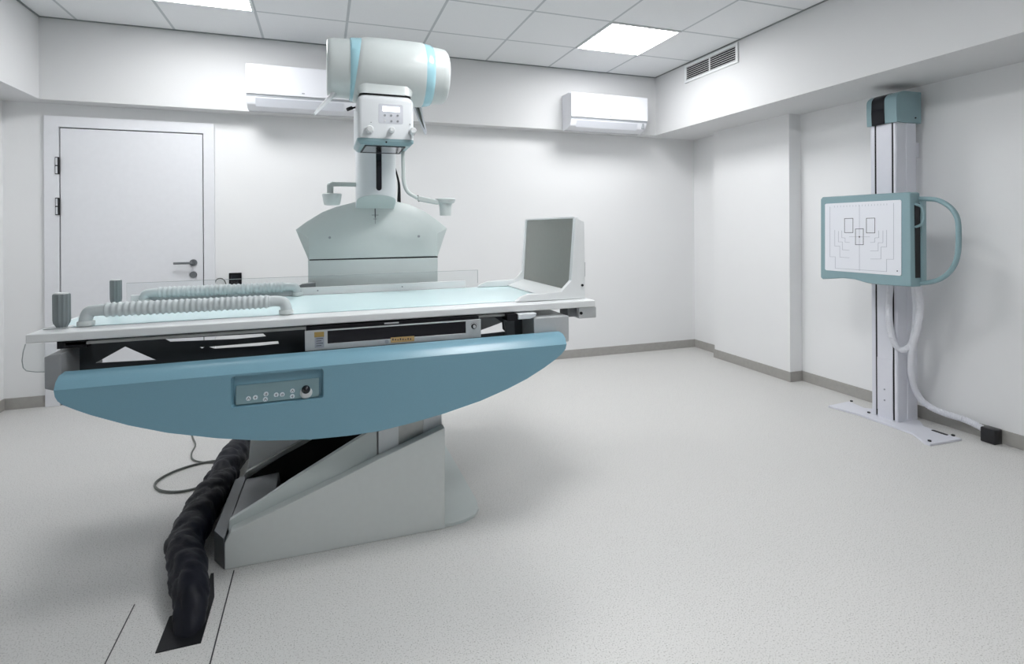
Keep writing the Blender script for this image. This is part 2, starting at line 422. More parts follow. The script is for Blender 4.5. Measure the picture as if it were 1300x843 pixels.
# end cover turned away from the viewer; its dark grey paints in shade
b = B(); loft(b, [[V(-.345, 2.256, z), V(-.39, 2.33, z), V(-.39, 2.86, z), V(-.345, 2.90, z)] for z in (0, .08)]); 
for v in b.verts:
    if v.co.z > .05 and v.co.y < 2.5: v.co.z = .115
obj('shaded_end_cover', b, 'dgrey', base, bev=.002)
obj('rear_housing', loft(B(), [[V(-.352, y, 0), V(-.30, y, .62), V(.42, y, .62), V(.44, y, 0)] for y in (2.94, 3.12)]), 'white', base, bev=.003)
b = B(); fp = [(.20, 2.27), (.52, 2.262), (.58, 2.275), (.625, 2.30), (.652, 2.345), (.664, 2.42), (.664, 3.35), (.20, 3.35)]
obj('floor_plate', plate(b, fp, .0, .014, 'Z'), 'pale', mach, bev=.003)
# lifting post
po = obj('lifting_post', box(B(), .217, .478, YC+.056, 2.80, .03, .74), 'steel', mach, bev=.002)
obj('post_cover', box(B(), .217, .298, YC+.050, YC+.058, .10, .74), 'white', po, bev=.001)
obj('post_cover', box(B(), .402, .480, YC+.050, YC+.058, .10, .74), 'alu', po, bev=.001)
obj('post_web', box(B(), .298, .402, YC+.058, YC+.064, .10, .74), 'mgrey', po)
b = B(); q = at(487, 576.5, Y=YC+.048); cyl(b, (q.x, YC+.052, q.z), (q.x, YC+.044, q.z), .008, n=16)
obj('bolt', b, 'chrome', po)

# blue tilting panel
arc_px = [(68, 496), (69.5, 504), (73, 509.5), (79, 514), (96, 520.5), (115, 527), (163, 540), (212, 549.5), (276, 556.5), (335, 559.5), (392, 558.2), (440, 553.5), (481, 547.5),
          (525, 536.5), (564, 525), (610, 509), (645, 493.5), (669, 481), (690, 467.5), (705, 456.5), (713, 449.5), (718, 443), (719.3, 437)]
YBL = 2.15
arc = [(p.x, p.z) for p in (at(x, y, Y=YBL) for x, y in arc_px)]
hole = rrect(-.306, .004, .625, .737, .012)
cxh, czh = -.151, .681
hole = [(x, z+(x-cxh)*.008) for x, z in hole]
bm = B(); e = []
def loopv(pts, y): return [bm.verts.new(V(x, y, z)) for x, z in pts]
vo = loopv(arc, YBL); vh = loopv(hole, YBL)
for l in (vo, vh): e += [bm.edges.new((l[i], l[(i+1) % len(l)])) for i in range(len(l))]
bmesh.ops.triangle_fill(bm, use_beauty=True, use_dissolve=False, edges=e)
pt = [(x, z) for x, z in arc]
def raised(y, dz):
    l = list(pt); l[0] = (l[0][0]-.003, l[0][1]+dz); l[-1] = (l[-1][0]+.004, l[-1][1]+dz); return loopv(l, y)
r1, r2, r3 = raised(YBL+.022, .022), raised(YBL+.045, .036), raised(2.24, .040)
for a, bb in ((vo, r1), (r1, r2), (r2, r3)):
    for k in range(len(a)): bm.faces.new((a[k], a[(k+1) % len(a)], bb[(k+1) % len(a)], bb[k]))
bm.faces.new(r3)
# recess tray
c2 = [(cxh+(x-cxh)*.955, czh+(z-czh)*.93) for x, z in hole]
vi = loopv(c2, YBL+.030)
for k in range(len(vh)): bm.faces.new((vh[k], vh[(k+1) % len(vh)], vi[(k+1) % len(vh)], vi[k]))
bm.faces.new(vi)
blue = obj('blue_side_panel', bm, 'blue', mach, smooth=.5)
b = B(); loft(b, [[V(x, YBL+.029, .629+dz), V(x, YBL+.012, .631+dz), V(x, YBL+.026, .694+dz), V(x, YBL+.029, .697+dz)] for x, dz in ((-.292, -.001), (-.012, .001))])
cp = obj('control_strip', b, 'teal', blue, bev=.0015)
def onpanel(px, py): return at(px, py, Y=YBL+.016)
for k, (x, y) in enumerate([(255, 460), (342, 447), (477, 405), (470, 468), (607, 413), (683, 410), (813, 365), (812, 430)]):
    q = onpanel(290+x/10, 460+y/10); yy = YBL+.012+(q.z-.631)*.222
    b = B(); cyl(b, (q.x, yy+.002, q.z), (q.x, yy-.0015, q.z), .0082, n=20); ic = obj('button', b, 'icon', blue)
for k, (x, y) in enumerate([(255, 460), (342, 447), (477, 405), (470, 468), (607, 413), (683, 410), (813, 365), (812, 430)]):
    q = onpanel(290+x/10, 460+y/10); yy = YBL+.012+(q.z-.631)*.222-.0016
    b = B(); g = [((-.004, -.003), (0, .004)), ((0, .004), (.004, -.003))] if k % 3 == 0 else ([((0, -.004), (0, .004)), ((-.003, 0), (.003, .001))] if k % 3 == 1 else [((-.003, -.003), (.003, -.003)), ((.003, -.003), (.003, .003)), ((.003, .003), (-.003, .001))])
    for p0, p1 in g: seg_bar(b, (q.x+p0[0], q.z+p0[1]), (q.x+p1[0], q.z+p1[1]), .0016, 'Y', yy+.001, yy-.0006)
    obj('button_symbol', b, 'line', blue)
q = at(388.5, 496, Y=YBL+.008)
b = B(); lathe(b, [(0, .022), (-.006, .021), (-.014, .013)], (q.x, YBL+.018, q.z-.010), 'Y', 24); obj('joystick_base', b, 'white', blue)
b = B(); bmesh.ops.create_uvsphere(b, u_segments=24, v_segments=16, radius=.0155, matrix=Matrix.Translation((q.x, YBL-.002, q.z+.007))); obj('joystick_ball', b, 'glossblack', blue)

# tilting frame under the tabletop
fr = obj('tilt_frame', box(B(), -.835, .88, 2.245, 2.275, .700, .742), 'dgrey', mach, tilt=True, bev=.002)
def yzpost(x0, x1, y0, y1, z0, z1): return box(B(), x0, x1, y0, y1, z0, z1)
obj('frame_end', loft(B(), [[V(-.882, y, .730), V(-.882, y, .836), V(-.868, y, .841), V(-.835, y, .843), V(-.835, y, .715), V(-.862, y, .722)] for y in (2.25, 2.62)]), 'mgrey', fr, bev=.003, tilt=True)
obj('frame_end', box(B(), .884, 1.054, 2.25, 2.7, .736, .852), 'alu', fr, bev=.003, tilt=True)
Yp = 2.40
def h2(pts): return [(p.x, p.z) for p in (at(x, y, Y=Yp) for x, y in pts)]
panel_out = [(-.84, .60), (.90, .60), (.90, .873), (-.84, .873)]
holes = [h2([(121, 461), (198, 457), (159, 440)]), h2([(209, 430.5), (216, 434), (300, 430.5), (338, 427), (334, 423.5)]),
         h2([(265, 440.3), (272, 442.8), (330, 439), (354, 436.5), (353, 433)]), h2([(253, 440.6), (256, 442.6), (260, 440.6)]),
         h2([(610, 419), (637.7, 409), (638.3, 418), (641.6, 421), (610, 424.5)])]
obj('under_table_panel', plate(B(), panel_out, Yp, Yp+.006, 'Y', holes), 'panelgrey', fr)
obj('gusset', plate(B(), h2([(608, 403.5), (628, 403), (636.5, 408.7), (610, 418.5)]), Yp-.012, Yp-.002), 'mgrey', fr)
obj('gusset', plate(B(), h2([(651, 401), (652, 425), (640, 426), (641, 421), (638, 405)]), Yp-.02, Yp-.002), 'dgrey', fr)
obj('under_rail', box(B(), -.84, .88, 2.30, 2.32, .862, .872), 'steel', fr, tilt=True)
obj('corner_block', box(B(), -.865, -.78, 2.30, 2.40, .846, .874), 'black', fr)
obj('rail_clamp', loft(B(), [[V(.812, y, .874), V(.812, y, .850), V(.868, y, .850), V(.893, y, .858), V(.900, y, .874)] for y in (2.25, 2.33)]), 'collim', fr, bev=.004, tilt=True)
obj('rail_block', box(B(), .765, .812, 2.26, 2.34, .845, .874), 'black', fr, tilt=True)

# imaging drawer with black window
x0, x1, z0, z1 = -.063, .642, .786, .8625
yb = 2.258
drawer = obj('film_drawer', box(B(), x0, x1, yb+.004, 2.395, z0, z1), 'dgrey', mach, tilt=True)
w0, w1, wz0, wz1 = .020, .576, .808, .858
obj('bezel', plate(B(), [(x0, z0), (x1, z0), (x1, z1), (x0, z1)], yb-.004, yb+.004, 'Y', [[(w0, wz0), (w1, wz0), (w1, wz1), (w0, wz1)]]), 'alu', drawer, tilt=True, bev=.001)
obj('dark_window', box(B(), w0-.002, w1+.002, yb+.001, yb+.005, wz0-.002, wz1+.002), 'glossblack', drawer, tilt=True)
obj('top_slot', box(B(), x0+.005, x1-.005, yb+.012, 2.34, z1, z1+.013), 'black', drawer, tilt=True)
def on(px, py): return at(px, py, Y=yb-.004)
def stick(name, a, c, m, dy=.001):
    p, q = on(*a), on(*c); b = B(); box(b, p.x, q.x, yb-.004-dy, yb-.0035, q.z, p.z); return obj(name, b, m, drawer)
stick('warning_sticker', (399, 421.8), (411.5, 427.5), 'gold')
stick('rating_sticker', (399.5, 428), (411.5, 441), 'paleline')
stick('caution_sticker', (496, 428.6), (526, 433), 'orange')
b = B()
for k in range(8):
    q = on(499+k*3.2, 430.9-k*.12); box(b, q.x-.003, q.x+.002, yb-.0056, yb-.0045, q.z-.004, q.z+.004-(k % 3)*.002)
obj('sticker_marks', b, 'line', drawer)
b = B()
for k in range(4):
    q = on(401.5, 430+k*3); box(b, q.x, q.x+.025-.006*(k % 2), yb-.0056, yb-.0045, q.z-.0012, q.z+.0012)
obj('sticker_marks', b, 'line', drawer)
q = on(491, 433.6); b = B(); lathe(b, [(0, .008), (-.002, .008)], (q.x, yb-.004, q.z), 'Y', 20); obj('round_mark', b, 'paleline', drawer)
q = on(601.6, 414.2); b = B(); lathe(b, [(0, .011), (-.004, .011), (-.005, .010)], (q.x, yb-.004, q.z), 'Y', 24); kn = obj('knob', b, 'black', drawer)
b = B(); lathe(b, [(0, .007), (-.008, .0065)], (q.x, yb-.009, q.z), 'Y', 20); obj('knob_cap', b, 'alu', kn)
b = B()
for k in range(7):
    a = math.radians(30+k*20); box(b, q.x+.016*math.cos(a)-.0008, q.x+.016*math.cos(a)+.0008, yb-.0048, yb-.0038, q.z+.016*math.sin(a)-.001, q.z+.016*math.sin(a)+.001)
obj('dial_marks', b, 'line', drawer)
b = B(); p0 = at(496, 409.8, Y=2.29); box(b, p0.x-.028, p0.x+.030, 2.262, 2.268, .868, .873); obj('maker_plate', b, 'alu', drawer, tilt=True)

# tabletop
ZT = .911
top = obj('tabletop', box(B(), -.945, 1.205, 2.28, 3.085, ZT-.031, ZT), 'white', mach, bev=.005, tilt=True, seg=3)
obj('cyan_top_sheet', plate(B(), rrect(-.925, 1.12, 2.395, 3.04, .02), ZT-.0005, ZT+.0015, 'Z'), 'cyan', top, tilt=True, bev=.0005)
obj('edge_groove', box(B(), -.88, 1.19, 2.385, 2.3865, ZT-.0005, ZT+.0012), 'paleline', top, tilt=True)
rl = obj('rear_rail', box(B(), -.86, .78, 3.055, 3.075, ZT, ZT+.040), 'white', top, tilt=True, bev=.003)
for x in (-.80, -.45, -.02, .42):
    b = B(); cyl(b, (x, 3.056, ZT+.022), (x, 3.052, ZT+.022), .004, n=12); obj('screw', b, 'key', rl, tilt=True)
b = B(); box(b, -.885, .862, 3.088, 3.092, .90, 1.006)
sc_ = obj('clear_screen', b, 'acrylic', mach, tilt=True)
b = B(); box(b, -.885, .862, 3.0875, 3.0925, 1.006, 1.0078); box(b, .862, .8635, 3.0875, 3.0925, .93, 1.0078)
obj('screen_edge', b, 'acrylic_edge', sc_, tilt=True)
# dark bracket behind far grip
b = B(); loft(b, [[V(-.135, y, .905), V(-.135, y, .945), V(-.10, y, .965), V(-.03, y, .972), V(-.03, y, .905)] for y in (3.10, 3.14)])
obj('cable_guide', b, 'mgrey', mach, bev=.003)
# hand posts
def hexpost(x, y, h, r):
    b = B(); rings = []
    n = 48
    for z, k in ((0, .62), (.006, .66), (.018, .93), (.03, 1), (h-.004, 1.0), (h, .94)):
        rings.append([V(x+math.cos(2*PI*i/n)*r*k*(1+.05*math.cos(12*2*PI*i/n)), y+math.sin(2*PI*i/n)*r*k*(1+.05*math.cos(12*2*PI*i/n)), ZT+z) for i in range(n)])
    loft(b, rings); p = obj('hand_post', b, 'post', mach, tilt=True, smooth=.35)
    b = B(); cyl(b, (x, y, ZT+h-.001), (x, y, ZT+h+.004), r*.8); obj('post_cap', b, 'white', p, tilt=True)
    b = B(); box(b, x-.045, x+.03, y-.03, y+.03, ZT, ZT+.003, .001); obj('mounting_plate', b, 'alu', p, tilt=True)
hexpost(-.885, 2.395, .122, .0255)
hexpost(-.915, 3.045, .115, .0235)
# ribbed grab bars
def grab(xa, xb, y, h, r):
    b = B(); z1 = ZT+h
    pts = smooth_path([(xa, y, ZT+.015), (xa, y, z1-.03), (xa+.010, y, z1-.006), (xa+.035, y, z1), (xa+.06, y, z1)], .003)
    n = len(pts)
    body = [V(xa+.06+(xb-xa-.12)*k/460, y, z1) for k in range(1, 460)]
    ends = smooth_path([(xb-.06, y, z1), (xb-.035, y, z1), (xb-.010, y, z1-.006), (xb, y, z1-.03), (xb, y, ZT+.015)], .003)
    L0 = .06+h
    def rad(s, i):
        if n <= i < n+len(body):
            return r*(1+.085*math.sin(2*PI*(i-n)/460*28))
        return r*.84
    sweep(b, pts+body+ends, rad, 18)
    g = obj('grab_bar', b, 'grip', mach, tilt=True, smooth=1.2)
    for x in (xa, xb):
        b = B(); lathe(b, [(0, r*.95), (.001, r*1.08), (.014, r*1.08), (.018, r*1.0)], (x, y, ZT+.002), 'Z', 24); obj('bar_foot', b, 'housing', g, tilt=True)
        b = B(); lathe(b, [(.018, r*.7), (.021, r*.7)], (x, y, ZT+.002), 'Z', 24); obj('foot_gasket', b, 'black', g, tilt=True)
grab(-.815, -.137, 2.402, .056, .0255)
grab(-.800, -.119, 3.035, .050, .025)

# end block under right end of the tabletop
b = B(); p, q = at(735, 391, Y=2.285), at(757, 403.5, Y=2.285)
box(b, p.x, q.x, 2.285, 2.37, q.z+.001, ZT-.026, .003)
eb = obj('end_handle_block', b, 'alu', mach)
obj('block_back', box(B(), p.x-.045, p.x, 2.31, 2.40, q.z+.008, ZT-.024), 'dgrey', eb)
q = at(737.5, 397.5, Y=2.285); b = B(); cyl(b, (q.x, 2.286, q.z), (q.x, 2.280, q.z), .007, n=20); obj('button', b, 'black', eb)
# clear tab at left end
tb = [(p.x, p.z) for p in (at(x, y, Y=2.45) for x, y in ((32, 437), (29, 447), (27.5, 458), (29, 467), (33, 471), (45, 472.5), (70, 472), (70, 437)))]
ct = obj('clear_tab', plate(B(), tb, 2.45, 2.454), 'acrylic', mach)
b = B(); sweep(b, [V(x, 2.452, z) for x, z in tb[:7]], .0016, 6); obj('tab_edge', b, 'acrylic_edge', ct)

# ---- column shroud behind the table
YS = 3.15
def pts(px, Y, off=(0, 0), s=1): return [(p.x, p.z) for p in (at(off[0]+x/s, off[1]+y/s, Y=Y) for x, y in px)]
outp = pts([(68, 495), (130, 450), (220, 395), (300, 365), (400, 340), (520, 328), (640, 338), (700, 350), (800, 395), (870, 445), (922, 487), (868, 645), (140, 665)], YS+.03, (360, 180), 4.44)
inp = pts([(142, 545), (180, 500), (235, 462), (310, 425), (400, 403), (520, 395), (640, 400), (700, 412), (770, 440), (830, 478), (866, 515), (866, 645), (142, 663)], YS, (360, 180), 4.44)
b = B(); loft(b, [[V(x, YS+.12, z) for x, z in outp], [V(x, YS+.03, z) for x, z in outp], [V(x, YS, z) for x, z in inp]])
sh = obj('column_shroud', b, 'pale', mach, bev=.003)
obj('shadow_joint', box(B(), -.062, .640, YS+.008, YS+.10, 1.083, 1.092), 'black', sh)
lb = obj('column_base', box(B(), -.070, .640, YS+.006, YS+.25, .014, 1.086), 'alu', mach, bev=.003)
lb.data.materials[0] = M['housing']
for x, y in ((260, 540), (762, 533)):
    q = at(360+x/4.44, 180+y/4.44, Y=YS-.002); b = B(); cyl(b, (q.x, YS+.002, q.z), (q.x, YS-.004, q.z), .007, n=16); obj('screw', b, 'key', sh)
b = B(); p, q = at(476.2, 264, Y=YS), at(476.2, 284, Y=YS)
seg_bar(b, (p.x, p.z), (p.x, p.z-.052), .005, 'Y', YS-.001, YS+.004)
seg_bar(b, (p.x, p.z-.052), (p.x, q.z), .0015, 'Y', YS-.001, YS+.004)
for dz, w in ((.040, .018), (.062, .008)): seg_bar(b, (p.x-w, p.z-dz), (p.x+w, p.z-dz), .002, 'Y', YS-.001, YS+.004)
obj('centre_mark', b, 'line', sh)
# column
YK, YKB = 2.99, 3.148
xa, xb = at(452.5, 220, Y=YK+.07).x, at(502.5, 220, Y=YK+.07).x
cxk, hwk = (xa+xb)/2, (xb-xa)/2
dsec = [(cxk+hwk*math.cos(PI*k/24), YK+.08-.08*math.sin(PI*k/24)**.8) for k in range(25)]+[(xa, YKB), (xb, YKB)]
def zbot(y): return 1.372+(YKB-y)/(YKB-YK)*.066
b = B(); loft(b, [[V(x, y, zbot(y)) for x, y in dsec], [V(x, y, 1.92) for x, y in dsec], [V(cxk+(x-cxk)*.9, y+.006, 1.94) for x, y in dsec]])
colm = obj('column', b, 'collim', mach, smooth=.5)
b = B(); loft(b, [[V(cxk+(x-cxk)*.985, min(y+.0015, YKB), zbot(y)-.003) for x, y in dsec], [V(cxk+(x-cxk)*.985, min(y+.0015, YKB), zbot(y)+.001) for x, y in dsec]])
obj('column_underside', b, 'pale', colm)  # thin plate, its darker enamel puts the underside's shade into the colour
xs0, xs1 = at(477.5, 220, Y=YK).x, at(484.5, 220, Y=YK).x
zb = at(480, 242, Y=YK).z
sl = [(xs1, 1.90)] + [((xs0+xs1)/2+(xs1-xs0)/2*math.cos(PI*k/10), zb+.015-(xs1-xs0)/2*math.sin(PI*k/10)) for k in range(11)] + [(xs0, 1.90)]
obj('column_slot', plate(B(), sl, YK-.0015, YK+.012), 'glossblack', colm)
b = B(); box(b, xa+.02, xb-.02, 2.80, YK+.02, 1.76, 1.93, .02); obj('column_arm', b, 'collim', mach)

# tube housing, axis along X
TC = (0, 2.70, 2.012)
def shear(q):
    q = q.copy()
    if q.x < .25: q.x += .022*q.z/.155*(1 if q.x > .15 else 0)
    return q
b = B(); lathe(b, [(.158, .145), (.166, .150), (.182, .1545), (.26, .156), (.38, .156), (.462, .1545), (.474, .150)], TC, 'X', 64, shear)
th = obj('tube_housing', b, 'housing', mach, smooth=.7)
b = B(); lathe(b, [(.128, .139), (.134, .145), (.150, .147), (.172, .148), (.178, .146)], TC, 'X', 64, shear); obj('blue_band', b, 'ring', th, smooth=.7)
b = B(); lathe(b, [(.468, .150), (.475, .151), (.500, .148), (.513, .143), (.516, .139)], TC, 'X', 64); obj('blue_band', b, 'ring', th, smooth=.7)
b = B(); lathe(b, [(.026, .110), (.028, .126), (.034, .132), (.05, .135), (.132, .138)], TC, 'X', 64); obj('end_cap', b, 'housing', th, smooth=.7)
b = B(); lathe(b, [(.510, .140), (.56, .136), (.582, .130), (.592, .118), (.596, .095)], TC, 'X', 64); obj('end_cap', b, 'housing', th, smooth=.7)
# neck between tube and collimator
b = B(); nk = []
for z, kx, ky, r in ((1.925, .135, .115, .05), (1.905, .135, .12, .05), (1.884, .125, .125, .04), (1.874, .120, .130, .03)):
    nk.append([V(x, y, z) for x, y in rrect(.283-kx, .283+kx, 2.69-ky, 2.69+ky, r, 5)])
loft(b, nk); obj('neck', b, 'housing', th, smooth=.7)
obj('neck_gasket', loft(B(), [[V(x, y, z) for x, y in rrect(.283-.118, .283+.118, 2.565, 2.82, .03)] for z in (1.868, 1.8745)]), 'black', th)
# collimator
cx0, cx1, cyf, cyb = .155, .409, 2.552, 2.86
b = B(); secs = []
for z, k in ((1.668, .0), (1.84, .0), (1.856, .006), (1.868, .018)):
    secs.append([V(x, y, z) for x, y in rrect(cx0+k, cx1-k, cyf+k, cyb-k, .022, 5)])
loft(b, secs); col = obj('collimator', b, 'collim', mach, smooth=.7)
b = B(); loft(b, [[V(x, y, z) for x, y in rrect(cx0+k, cx1-k, cyf+k, cyb-k*.5, .02, 5)] for z, k in ((1.667, -.001), (1.655, -.001), (1.640, .014))])
bz = obj('blue_bezel', b, 'ring', col, smooth=.5)
bz.data.materials[0] = M['teal']
b = B(); ow = [(cx0+.035, cyf+.035), (cx1-.035, cyf+.035), (cx1-.030, cyb-.03), (cx0+.03, cyb-.03)]
iw = [(cx0+.042, cyf+.044), (cx1-.042, cyf+.044), (cx1-.037, cyb-.04), (cx0+.037, cyb-.04)]
obj('window_frame', plate(B(), ow, 1.6365, 1.641, 'Z', [iw]), 'black', col)
obj('light_window', plate(B(), iw, 1.638, 1.6405, 'Z'), 'chrome', col)
def onc(px, py): return at(440+px/9.37, 110+py/9.37, Y=cyf)
def plc(name, a, c, r, m, dy, par): 
    p, q = onc(*a), onc(*c); return obj(name, plate(B(), rrect(p.x, q.x, q.z, p.z, r), cyf-dy, cyf+.002), m, par)
keypad = plc('keypad', (378, 200), (672, 450), .008, 'acgrey', .0008, col)
plc('display', (430, 238), (628, 303), .001, 'screen', .003, col)
for x, y in ((455, 342), (530, 345), (607, 347), (533, 412), (608, 414), (458, 406)):
    q = onc(x, y); b = B(); cyl(b, (q.x, cyf+.001, q.z), (q.x, cyf-.003, q.z), .0052 if (x, y) != (458, 406) else .004, n=14)
    obj('key', b, 'key' if (x, y) != (458, 406) else 'white', col)
for x, y, r in ((272, 512, .0165), (535, 520, .0125), (785, 535, .015)):
    q = onc(x, y); b = B(); ln = .03 if r > .011 else .010
    lathe(b, [(0, r*1.15), (-.004, r*1.15), (-.005, r), (-ln, r*.95), (-ln-.003, r*.7)], (q.x, cyf+.001, q.z), 'Y', 24)
    obj('knob', b, 'white', col)
for x, y in ((291, 425), (754, 450)):
    q = onc(x, y); b = B(); cyl(b, (q.x, cyf+.001, q.z), (q.x, cyf-.002, q.z), .0018, n=10); obj('pointer_dot', b, 'black', col)
b = B(); cyl(b, V((cx0+cx1)/2+.0, cyf+.012, 1.652), V((cx0+cx1)/2, cyf-.004, 1.652), .004, n=10); obj('tape_eyelet', b, 'black', col)
# rods
p, q = at(422, 121, Y=2.66), at(399, 145, Y=2.60)
b = B(); sweep(b, [p+V(.01, 0, .02), p, q], lambda s, i: (.012, .012, .006)[i], 12); obj('release_lever', b, 'collim', th)
p, q = at(460, 132, Y=2.72), at(441, 139, Y=2.68)
b = B(); cyl(b, p+V(.02, 0, -.0), q, .0045, n=10); cyl(b, q+(p-q)*.30, q, .0085, n=12); obj('black_lever', b, 'black', col)
# cables from tube to the column side
for k, (m, dx, r, ex) in enumerate((('wire', 0, .006, 0), ('hose', .012, .0055, .012), ('mgrey', -.01, .005, -.01), ('hose', -.018, .005, .004))):
    b = B(); path = [at(527+dx*400, 116, Y=2.80), at(530+dx*300, 133, Y=2.83), at(535+dx*150, 152, Y=2.88), at(540+ex*60, 167+k, Y=2.93), at(535, 155, Y=3.0), at(529, 136, Y=3.02), at(512, 128, Y=3.05)]
    sweep(b, smooth_path(path), r, 10); obj('tube_cable', b, m, th)
b = B(); sweep(b, smooth_path([at(502, 214, Y=3.25), at(504, 222, Y=3.24), at(506.5, 235, Y=3.24), at(506.5, 258, Y=3.24)]), lambda s, i: .004+.035*min(s, .2), 12)
obj('column_cable', b, 'black', colm)
# swinging arms with end cups
pa = [at(511.5, 190, Y=2.75), at(512, 215, Y=2.75), at(513, 232, Y=2.75), at(518, 244, Y=2.75), at(530, 251.5, Y=2.75)]
b = B(); sweep(b, smooth_path(pa), .0095, 14)
arm = obj('swing_arm', b, 'pale', mach, smooth=1)
b = B(); p, q = at(530, 251.5, Y=2.75), at(556, 257, Y=2.75)
loft(b, [[V(p.x, 2.735, p.z-.014), V(p.x, 2.765, p.z-.014), V(p.x, 2.765, p.z+.012), V(p.x, 2.735, p.z+.012)], [V(q.x, 2.725, q.z-.012), V(q.x, 2.775, q.z-.012), V(q.x, 2.775, q.z+.010), V(q.x, 2.725, q.z+.010)]])
obj('arm_link', b, 'pale', arm, bev=.004)
b = B(); p = at(531, 252, Y=2.75); cyl(b, p+V(-.002, 0, .016), p+V(.004, 0, -.016), .004, n=8); obj('arm_hinge', b, 'black', arm)
cu = at(565.5, 256, Y=2.75)
b = B(); lathe(b, [(-.072, .028), (-.030, .030), (-.010, .034), (-.006, .046), (.012, .052), (.016, .048)], cu, 'Z', 32); obj('end_cup', b, 'housing', arm, smooth=.7)
b = B(); p, q = at(453, 234.5, Y=3.10), at(419, 233.5, Y=3.06)
box(b, q.x, p.x+.015, 3.08, 3.10, q.z-.010, q.z+.013, .003); larm = obj('swing_arm', b, 'pale', mach)
b = B(); p = at(419.5, 237, Y=3.07)
sweep(b, smooth_path([(p.x+.012, 3.08, p.z+.012), (p.x, 3.08, p.z+.008), (p.x-.001, 3.08, p.z-.01), (p.x-.001, 3.08, p.z-.04)], .004), .017, 14); obj('arm_elbow', b, 'pale', larm)
p = at(421.5, 252, Y=3.08)
b = B(); lathe(b, [(-.036, .030), (-.034, .040), (-.020, .044), (.022, .051), (.026, .048)], p, 'Z', 32); obj('end_cup', b, 'housing', larm, smooth=.7)

# ------------------------------------------------------------------ footrest on the table
ft = thing('footrest', 'upright grey footrest board with white side plates on the right end of the table', 'footrest', (1.08, 2.7, ZT+.008))
Z0 = ZT+.0075
def side(y0, y1, name='side_plate'):
    xo = 1.186
    prof = [(.835, Z0), (xo, Z0), (xo-.004, 1.285), (1.145, 1.300), (1.136, 1.300), (1.112, 1.005), (1.062, .955), (.90, .950), (.862, .938)]
    return obj(name, plate(B(), prof, y0, y1), 'white', ft, bev=.003)
side(2.345, 2.375); side(3.005, 3.03)
b = B(); loft(b, [[V(1.143, y, 1.302), V(1.157, y, 1.302), V(1.132, y, Z0+.03), V(1.118, y, Z0+.03)] for y in (2.375, 3.005)])
obj('foot_board', b, 'board', ft)
b = B(); loft(b, [[V(1.157, y, 1.290), V(1.182, y, 1.285), V(1.184, y, Z0+.002), V(1.130, y, Z0+.002), V(1.134, y, Z0+.03)] for y in (2.375, 3.005)])
obj('board_back', b, 'white', ft)
obj('top_lip', box(B(), 1.137, 1.160, 2.36, 3.02, 1.300, 1.308, .002), 'white', ft)
b = B(); loft(b, [[V(1.02, y, Z0), V(1.02, y, Z0+.006), V(1.11, y, Z0+.038), V(1.13, y, Z0+.038), V(1.13, y, Z0)] for y in (2.375, 3.005)])
obj('foot_ramp', b, 'cyan', ft).data.materials[0] = M['white']
b = B(); q = at(740.5, 362, Y=2.345); cyl(b, (q.x-.006, 2.346, q.z), (q.x-.006, 2.340, q.z), .006, n=14); obj('screw', b, 'black', ft)
b = B(); box(b, 1.186, 1.194, 2.36, 2.38, 1.02, 1.09, .002); obj('latch', b, 'mgrey', ft)

# ------------------------------------------------------------------ black fabric cable sleeve on the floor
path = [(-.395, 1.93, -.06), (-.40, 1.985, .02), (-.415, 2.06, .062), (-.444, 2.16, .072), (-.482, 2.28, .077), (-.488, 2.45, .077), (-.474, 2.66, .077), (-.452, 2.88, .077), (-.440, 3.10, .085), (-.40, 3.32, .09), (-.32, 3.5, .10)]
P = smooth_path(path, .012); b = B()
n = 40; rings = []; L = 0
rnd = [(random.uniform(20, 60), random.uniform(0, 6), random.choice((1, 2, 3, 4, -2, -3)), random.uniform(.25, .8)) for _ in range(9)]
for i, p in enumerate(P):
    t = (P[min(i+1, len(P)-1)]-P[max(i-1, 0)]).normalized(); s = t.cross(V(0, 0, 1)).normalized(); u = s.cross(t)
    L += .012; ring = []
    for k in range(n):
        a = 2*PI*k/n
        w = sum(math.sin(f*L+ph+m_*a)*am for f, ph, m_, am in rnd)*.0016
        fold = -.010*max(0, math.sin(9*L+1.7*math.sin(a+L*4)))**6
        taper = .62+.38*min(1, max(0, (L-.08)/.26))
        crease = sum(-.0042*max(0, math.sin(fq*L+mm*a+ph+1.5*math.sin(5*L+2*a)))**7 for fq, mm, ph in ((31, 2, 0), (-46, 3, 2), (64, -2, 4), (23, 1, 1), (90, 1, 3)))
        r = (.071*(1+.06*math.sin(8.5*L+1))+w+fold+crease)*taper
        c, s_ = math.cos(a)*r, math.sin(a)*r
        q = p+s*c+u*s_; q.z = max(q.z, .004) if p.y > 2.0 else q.z; ring.append(q)
    rings.append(ring)
loft(b, rings)
tag(obj('cable_sleeve', b, 'sleeve', smooth=1.3), 'thick black fabric cable sleeve lying on the floor beside the machine base', 'cable sleeve')
# cover strip beside the sleeve
b = B(); plate(b, [(-.472, 1.88), (-.352, 1.88), (-.352, 2.10), (-.378, 2.245), (-.388, 2.245), (-.380, 2.10), (-.472, 2.04)], .0, .003, 'Z')
tag(obj('cable_slot_cover', b, 'black'), 'narrow black strip on the floor at the foot of the machine base', 'floor cover')
